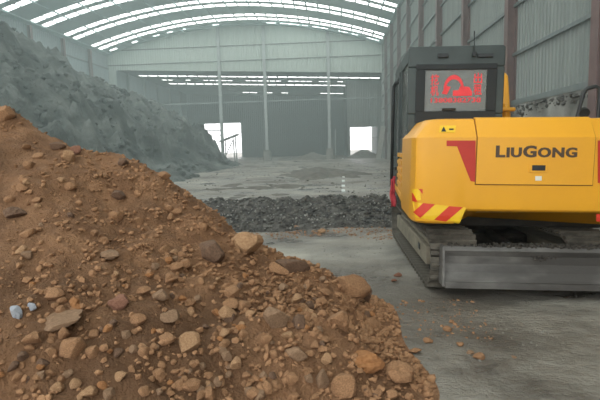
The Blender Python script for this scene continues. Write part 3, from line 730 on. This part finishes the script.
# left side cover (yellow, below and behind the cab) with louvres
sd = MB().box(-1.11, -1.0, -1.02, .12, .86, 1.30).build('side_cover', 'yellow', ex, bevel=.03)
for k in range(5):
    MB().box(-1.135, -1.105, -.98, -.45, .98 + k * .085, 1.03 + k * .085).build('louvre', 'yellow', sd, bevel=.006)
MB().box(-1.125, -1.105, -.35, -.1, 1.05, 1.09).build('cover_handle', 'black', sd, bevel=.004)
MB().prism([(-1.02, .79), (.12, .88), (.12, .96), (-1.02, .87)], 0, -1.12, -.98).build('side_skirt', 'yellow', ex, bevel=.01)
# right side: engine cover front and tank
MB().box(.12, 1.08, -1.02, -.25, .78, 1.62).build('engine_cover', 'yellow', ex, bevel=.04)
MB().box(.42, 1.08, -.22, .95, .78, 1.35).build('fuel_tank', 'yellow', ex, bevel=.05)
MB().tube([(.62, -1.25, 1.70), (.62, -1.25, 1.735)], .035, 14).build('filler_cap', 'white', ex)

# cab
cab = empty('cab'); cab.parent = ex
CX0, CX1, CY_0, CY1, CZ0, CZ1 = -1.095, -.085, -1.12, .62, .80, 2.53
wx0, wx1, wz0, wz1 = -.945, -.235, 1.80, 2.30
fr = MB()
fr.prism([(CX0, CZ0), (CX1, CZ0), (CX1, wz0), (CX0, wz0)], 1, CY_0, CY_0 + .08)
fr.prism([(CX0, wz0), (wx0, wz0), (wx0, wz1), (CX0 + .0, wz1)], 1, CY_0, CY_0 + .08)
fr.prism([(wx1, wz0), (CX1, wz0), (CX1, wz1), (wx1, wz1)], 1, CY_0, CY_0 + .08)
fr.prism([(CX0, wz1), (CX1, wz1), (CX1, CZ1 - .03), (CX1 - .02, CZ1 - .01), (CX0 + .02, CZ1 - .01), (CX0, CZ1 - .03)], 1, CY_0, CY_0 + .08)
fr.build('rear_panel', 'cab', cab, bevel=.012)
MB().prism([(CY_0 + .02, CZ1 - .07), (CY1 + .06, CZ1 - .07), (CY1 + .06, CZ1 - .03), (CY1 - .1, CZ1), (CY_0 + .06, CZ1), (CY_0 + .02, CZ1 - .02)], 0, CX0 + .005, CX1 - .005).build('roof_panel', 'cab', cab, bevel=.015)
for x0 in (CX0, CX1 - .07):
    MB().prism([(CY1 - .28, CZ0), (CY1, CZ0), (CY1 + .04, 1.5), (CY1 - .08, CZ1 - .07), (CY1 - .16, CZ1 - .07), (CY1 - .06, 1.5), (CY1 - .1, 1.3)], 0, x0, x0 + .07).build('front_pillar', 'cab', cab, bevel=.01)
    MB().box(x0, x0 + .07, -.34, -.26, 1.2, CZ1 - .07).build('middle_pillar', 'cab', cab, bevel=.01)
    MB().box(x0 + .004, x0 + .066, CY_0 + .07, CY1, CZ1 - .16, CZ1 - .06).build('side_rail', 'cab', cab, bevel=.01)
MB().box(CX1 - .06, CX1, CY_0 + .05, CY1, CZ0, 1.45).build('side_panel', 'cab', cab, bevel=.01)
MB().box(CX0, CX0 + .06, CY_0 + .05, -.32, CZ0, 1.55).build('side_panel', 'cab', cab, bevel=.01)
dr = MB().box(CX0 - .02, CX0 + .04, -.28, CY1 - .22, CZ0, 1.30).box(CX0 - .02, CX0 + .04, -.28, -.22, 1.3, 2.36).box(CX0 - .02, CX0 + .04, CY1 - .27, CY1 - .22, 1.3, 2.36).box(CX0 - .02, CX0 + .04, -.28, CY1 - .22, 2.32, 2.38).build('door', 'cab', cab, bevel=.01)
MB().box(CX0 - .05, CX0 - .02, -.2, -.06, 1.14, 1.18).build('handle', 'black', dr, bevel=.005)
MB().box(CX0 + .005, CX0 + .015, -.22, CY1 - .27, 1.3, 2.32).build('door_glass', 'glass', dr)
MB().box(CX0 + .02, CX0 + .03, CY_0 + .08, -.34, 1.55, CZ1 - .16).build('side_window', 'glass', cab)
MB().box(CX1 - .03, CX1 - .02, CY_0 + .08, CY1 - .1, 1.45, CZ1 - .16).build('side_window', 'glass', cab)
MB().prism([(CY1 - .02, 1.3), (CY1 - .1, CZ1 - .1), (CY1 - .09, CZ1 - .1), (CY1 - .01, 1.3)], 0, CX0 + .07, CX1 - .07).build('windscreen', 'glass', cab)
st_ = MB().box(-0.795, -0.295, -0.75, -.25, .95, 1.30).box(-0.765, -0.325, -0.82, -.70, 1.25, 1.95).build('operator_seat', 'seat', cab, bevel=.05)
MB().box(-0.665, -0.425, -0.82, -.74, 1.95, 2.12).build('headrest', 'seat', st_, bevel=.03)
g0, g1 = .07, .03
rw = MB().box(wx0 - g0, wx1 + g0, CY_0 - .012, CY_0 + .02, wz0 - .10, wz0 + g1).box(wx0 - g0, wx1 + g0, CY_0 - .012, CY_0 + .02, wz1 - g1, wz1 + .03).box(wx0 - g0, wx0 + g1, CY_0 - .012, CY_0 + .02, wz0 + g1, wz1 - g1).box(wx1 - g1, wx1 + g0, CY_0 - .012, CY_0 + .02, wz0 + g1, wz1 - g1).build('rear_window', 'rubber', cab, bevel=.006)
GY = CY_0 + .012
MB().box(wx0 + .03, wx1 - .03, GY, GY + .008, wz0 + .03, wz1 - .02).build('glass_pane', 'glass', rw)
# red film lettering on the rear window
gw_, gh_ = (wx1 - wx0 - .08), (wz1 - wz0 - .065); gx0, gz0 = wx0 + .04, wz0 + .035
def film(txt, u0, u1, v0, v1, off=.03):
    V, F = text_pts(txt, 1.0, off); V = V - V.min(0); V = V / np.maximum(V.max(0), 1e-6)
    mb_ = MB().add([(gx0 + gw_ * (u0 + (u1 - u0) * x), GY - .003, gz0 + gh_ * (v0 + (v1 - v0) * y)) for x, y, _ in V], F)
    return mb_
fm = MB()
for t_, a in (('\u6316', (.08, .22, .64, .90)), ('\u673a', (.08, .22, .37, .63)), ('\u51fa', (.80, .94, .66, .92)), ('\u79df', (.80, .94, .38, .65))):
    q = film(t_, *a, off=.02); fm.add(q.v, q.f)
q = film('13808382738', .09, .93, .20, .32, .02); fm.add(q.v, q.f)
def uv(u, v): return (gx0 + gw_ * u, GY - .003, gz0 + gh_ * v)
# small digging-machine emblem: curved boom, bucket and body
arc = [(.30 + .17 * (1 - math.cos(a)) * 1.0, .52 + .36 * math.sin(a)) for a in [math.pi * k / 12 for k in range(13)]]
inn = [(.335 + .135 * (1 - math.cos(a)), .50 + .27 * math.sin(a)) for a in [math.pi * k / 12 for k in range(13)]]
for i in range(12): fm.add([uv(*arc[i]), uv(*arc[i + 1]), uv(*inn[i + 1]), uv(*inn[i])], [(0, 1, 2, 3)])
fm.add([uv(.27, .42), uv(.36, .40), uv(.42, .58), uv(.34, .62)], [(0, 1, 2, 3)])
fm.add([uv(.46, .36), uv(.78, .36), uv(.78, .46), uv(.73, .58), uv(.58, .60), uv(.55, .50), uv(.46, .50)], [tuple(range(7))])
fm.build('red_film_lettering', 'red_film', rw)['label'] = 'red film lettering and digger emblem on the rear window'
MB().box(wx0 + .22, wx0 + .36, CY_0 - .035, GY, wz0 + .035, wz0 + .06).build('window_latch', 'undercarriage', rw, bevel=.006)
MB().box(-.79, -.68, CY_0 - .03, CY_0, 2.395, 2.44).build('lamp', 'black', cab, bevel=.006)
hb = MB().box(-.375, -.215, CY_0 - .03, CY_0, 2.39, 2.43).build('hinge_bar', 'black', cab, bevel=.006)
MB().tube([(-.415, CY_0 - .04, 2.40), (-.415, CY_0 - .04, 2.44)], .022, 10).build('antenna_base', 'black', cab)
MB().tube([(-.415, CY_0 - .035, 2.43), (-.425, CY_0 - .035, 2.66)], .006, 6).build('antenna', 'black', cab)
# tall grab rail outside the cab door
MB().tube([(-1.16, .05, .92), (-1.16, .05, 2.17), (-1.155, .05, 2.24), (-1.135, .02, 2.28), (-1.10, -.02, 2.29), (-1.07, -.04, 2.26)], .022, 8).build('grab_rail', 'black', ex, smooth=True)
MB().tube([(-1.16, .05, 1.15), (-1.06, .05, 1.15)], .018, 8).build('rail_bracket', 'black', ex)
# guard rail with mirror on the right of the hood
gr = MB().tube([(0.890, -.55, 1.35), (0.900, -.55, 1.70), (0.970, -.55, 2.05), (0.990, -.55, 2.10), (1.020, -.55, 2.12), (1.100, -.55, 2.14), (1.140, -.55, 2.12), (1.150, -.55, 2.05), (1.150, -.55, 1.2), (0.980, -.55, 1.1)], .022, 8).build('guard_rail', 'black', ex, smooth=True)
MB().tube([(0.990, -.57, 1.83), (0.990, -.53, 1.85)], .06, 14).build('mirror', 'black', gr)
# boom, arm, bucket (folded ahead of the machine, mostly hidden by the cab)
bmx0, bmx1 = .20, .385
MB().prism([(-.16, .95), (.16, .95), (.42, 2.0), (1.0, 2.42), (2.9, 2.1), (2.95, 2.27), (1.0, 2.70), (.32, 2.40)], 0, bmx0, bmx1).build('boom', 'yellow', ex, bevel=.02)
MB().tube([(.32, -.12, 1.30), (.32, .16, 2.0)], .035, 12).build('boom_cylinder', 'yellow', ex)
MB().box(.19, .395, -.03, .06, 1.90, 1.95).build('boom_pin', 'yellow', ex, bevel=.02)
MB().prism([(2.75, 2.38), (3.05, 2.28), (2.75, .65), (2.6, .65)], 0, .22, .37).build('arm', 'yellow', ex, bevel=.02)
MB().prism([(2.55, .75), (2.8, .72), (2.72, .2), (2.4, .04), (2.05, .12), (2.0, .35), (2.1, .3), (2.35, .28)], 0, -.02, .62).build('bucket', 'undercarriage', ex, bevel=.02)

# undercarriage: two crawler tracks of separate shoes
TX = .665; TW = .46; RW = .245; ZC = .29; YR, YFR = -1.50, 1.25
MB().box(-.45, .45, -.7, .7, .25, .42).build('car_body', 'undercarriage', ex, bevel=.04)
shoe = MB().box(-TW / 2, TW / 2, -.064, .064, 0, .022).box(-TW / 2, TW / 2, -.014, .014, .022, .062).box(-TW / 2, TW / 2, -.062, -.045, .022, .04).mesh('track_shoe'); shoe.materials.append(M['shoe'])
per = 2 * (YFR - YR) + 2 * math.pi * RW; NS = 54
for sgn in (-1, 1):
    tr = MB().prism([(YR + .12, .14), (YFR - .12, .14), (YFR - .05, .24), (YFR - .12, .40), (YR + .12, .40), (YR + .05, .26)], 0, sgn * TX - .13, sgn * TX + .13).build('crawler_track', 'track_dust', ex, bevel=.02)
    ox = sgn * TX + sgn * .13
    MB().prism([(YR + .20, .17), (YFR - .10, .17), (YFR - .10, .37), (YR + .20, .37)], 0, ox, ox + sgn * .06).build('side_plate', 'track_dust', tr, bevel=.015)
    MB().box(min(ox + sgn * .06, ox + sgn * .066), max(ox + sgn * .06, ox + sgn * .066), -.95, -.83, .26, .33).build('plate_slot', 'black', tr)
    for yy, nm, rr in ((YR, 'sprocket', .20), (YFR, 'idler', .22)):
        MB().tube([(sgn * TX - .08, yy, ZC), (sgn * TX + .08, yy, ZC)], rr, 24).tube([(sgn * TX - .16, yy, ZC), (sgn * TX + .16, yy, ZC)], .10, 14).build(nm, 'undercarriage', tr)
    for k in range(5):
        yy = YR + .4 + k * .48
        MB().tube([(sgn * TX - .1, yy, .13), (sgn * TX + .1, yy, .13)], .075, 14).build('roller', 'undercarriage', tr)
    for k in range(NS):
        d = per * k / NS; Ls = YFR - YR
        if d < Ls: y_, z_, a_ = YR + d, ZC - RW, math.pi
        elif d < Ls + math.pi * RW: t = (d - Ls) / RW; y_, z_, a_ = YFR + RW * math.sin(t), ZC - RW * math.cos(t), math.pi - t
        elif d < 2 * Ls + math.pi * RW:
            t = d - Ls - math.pi * RW; y_, z_, a_ = YFR - t, ZC + RW - .035 * math.sin(math.pi * t / Ls), 0
        else: t = (d - 2 * Ls - math.pi * RW) / RW; y_, z_, a_ = YR - RW * math.sin(t), ZC + RW * math.cos(t), -t
        o = link('track_shoe', shoe, None, tr); o.location = (sgn * TX, y_, z_); o.rotation_euler = (-a_, 0, 0)
# dozer blade behind the tracks
BX0, BX1 = -.80, .86; BY = -1.88
prof = [(-.015, .50), (-.03, .46), (.015, .40), (.03, .32), (.02, .24), (-.02, .18), (-.06, .135), (-.075, .14), (-.06, .12), (0, .12), (.05, .20), (.07, .32), (.05, .42), (.02, .50)]
bl = MB().prism([(BY + a, b) for a, b in prof], 0, BX0, BX1).build('dozer_blade', 'blade', ex, bevel=.004)
for x0 in (BX0 - .015, BX1 - .005):
    MB().prism([(BY - .07, .12), (BY + .10, .12), (BY + .10, .50), (BY - .035, .505)], 0, x0, x0 + .02).build('end_plate', 'blade', bl)
MB().box(BX0 + .01, BX1 - .01, BY - .083, BY - .05, .105, .165).build('cutting_edge', 'blade', bl, bevel=.004)
for sx in (-.3, .3):
    MB().box(sx - .06, sx + .06, BY + .04, -.6, .24, .36).build('blade_arm', 'undercarriage', bl, bevel=.02)
MB().tube([(0, BY + .06, .38), (0, -.7, .42)], .05, 12).build('blade_cylinder', 'undercarriage', bl)
nd = 420; dx_ = rng.uniform(BX0 + .05, BX1, nd) ; dx_ = np.where(rng.random(nd) < .7, rng.uniform(-.3, BX1, nd), dx_)
dy_ = BY + rng.uniform(-.03, .12, nd); dz_ = .495 + rng.uniform(0, .018, nd)
dl = np.stack([dx_, dy_, dz_], 1); ds = rng.uniform(.008, .024, nd)
cl_x = rng.normal(.13, .05, 40); cl_z = rng.normal(.40, .018, 40)
dl = np.concatenate([dl, np.stack([cl_x, np.full(40, BY + .012), cl_z], 1)]); ds = np.concatenate([ds, rng.uniform(.008, .02, 40)])
link('mud_lumps', scatter_mesh('mud_lumps', dl, ds), 'mud', bl)['kind'] = 'stuff'

for o in ex.children:
    if o.name.split('.')[0] not in ('crawler_track', 'dozer_blade', 'car_body', 'slew_ring'): o.matrix_basis = MU @ o.matrix_basis

# red cloth tied to the side of the machine
def ribbon(name, label, x, y, z, ln, wd, seed):
    r_ = random.Random(seed); v = []; f = []; n_ = 14
    for i in range(n_ + 1):
        t = i / n_; sw_ = .02 * math.sin(t * 7 + seed) * t; wv = wd * (.5 + .5 * t) * (1 + .2 * math.sin(9 * t + seed))
        for k in range(5):
            q = k / 4 - .5; v.append((x + sw_ + q * wv, y + .02 * math.sin(q * 9 + t * 3) , z - ln * t - .02 * abs(q)))
    for i in range(n_):
        for k in range(4): a = i * 5 + k; f.append((a, a + 1, a + 6, a + 5))
    o = MB().add(v, f).build(name, 'ribbon', None, smooth=True); md_ = o.modifiers.new('cloth', 'SOLIDIFY'); md_.thickness = .003
    return tag(o, label, 'cloth')
rp = at_y(392.3, 177, 6.6)
ribbon('cloth_strip', 'longer red cloth strip tied to the grab rail of the excavator', rp.x, rp.y - .03, rp.z - .02, .38, .085, 2)
ribbon('cloth_strip', 'shorter red cloth strip hanging over the longer one by the cab step', rp.x + .02, rp.y - .06, rp.z + .02, .22, .06, 5)

# ------------------------------------------------------------------ small things in the distance
b = MB().box(-.25, .25, -.03, .03, 0, 3.4).build('leaning_board', 'board'); b.location = (XR - 1.0, 49.5, 0); b.rotation_euler = (0, math.radians(10), math.radians(20)); tag(b, 'pale narrow board leaning against the right wall far back', 'board')
fr_ = empty('metal_stand', (-10.6, 47.6, 0)); tag(fr_, 'small steel stand with a sloping top at the end of the ash heap', 'stand')
for x0, y0 in ((-.6, 0), (.6, 0), (-.6, 1.0), (.6, 1.0)): MB().tube([(x0, y0, 0), (x0 * .8, y0, 2.3 + .5 * (x0 > 0))], .06).build('leg', 'steel_grey', fr_)
MB().prism([(-.9, 2.2), (.9, 2.85), (.9, 2.95), (-.9, 2.32)], 1, -.2, 1.2).build('top', 'steel_grey', fr_)
MB().tube([(-.55, 0, .4), (.5, 0, 2.4)], .045).build('brace', 'steel_grey', fr_)

# ------------------------------------------------------------------ dusty air
vm = bpy.data.materials.new('dust_haze'); vm.use_nodes = True; nt = vm.node_tree; nt.nodes.clear()
vo = nt.nodes.new('ShaderNodeOutputMaterial'); vsn = nt.nodes.new('ShaderNodeVolumeScatter')
vsn.inputs['Color'].default_value = (.84, .97, .965, 1); vsn.inputs['Density'].default_value = HAZE_DENSITY; vsn.inputs['Anisotropy'].default_value = .2
nt.links.new(vsn.outputs[0], vo.inputs['Volume'])
hz = MB().box(XL + .2, XR + .02, 4.0, YB - .2, -.02, ZA + .6).build('haze', vm)
tag(hz, 'pale grey dust haze hanging in the shed air', 'haze', kind='stuff')
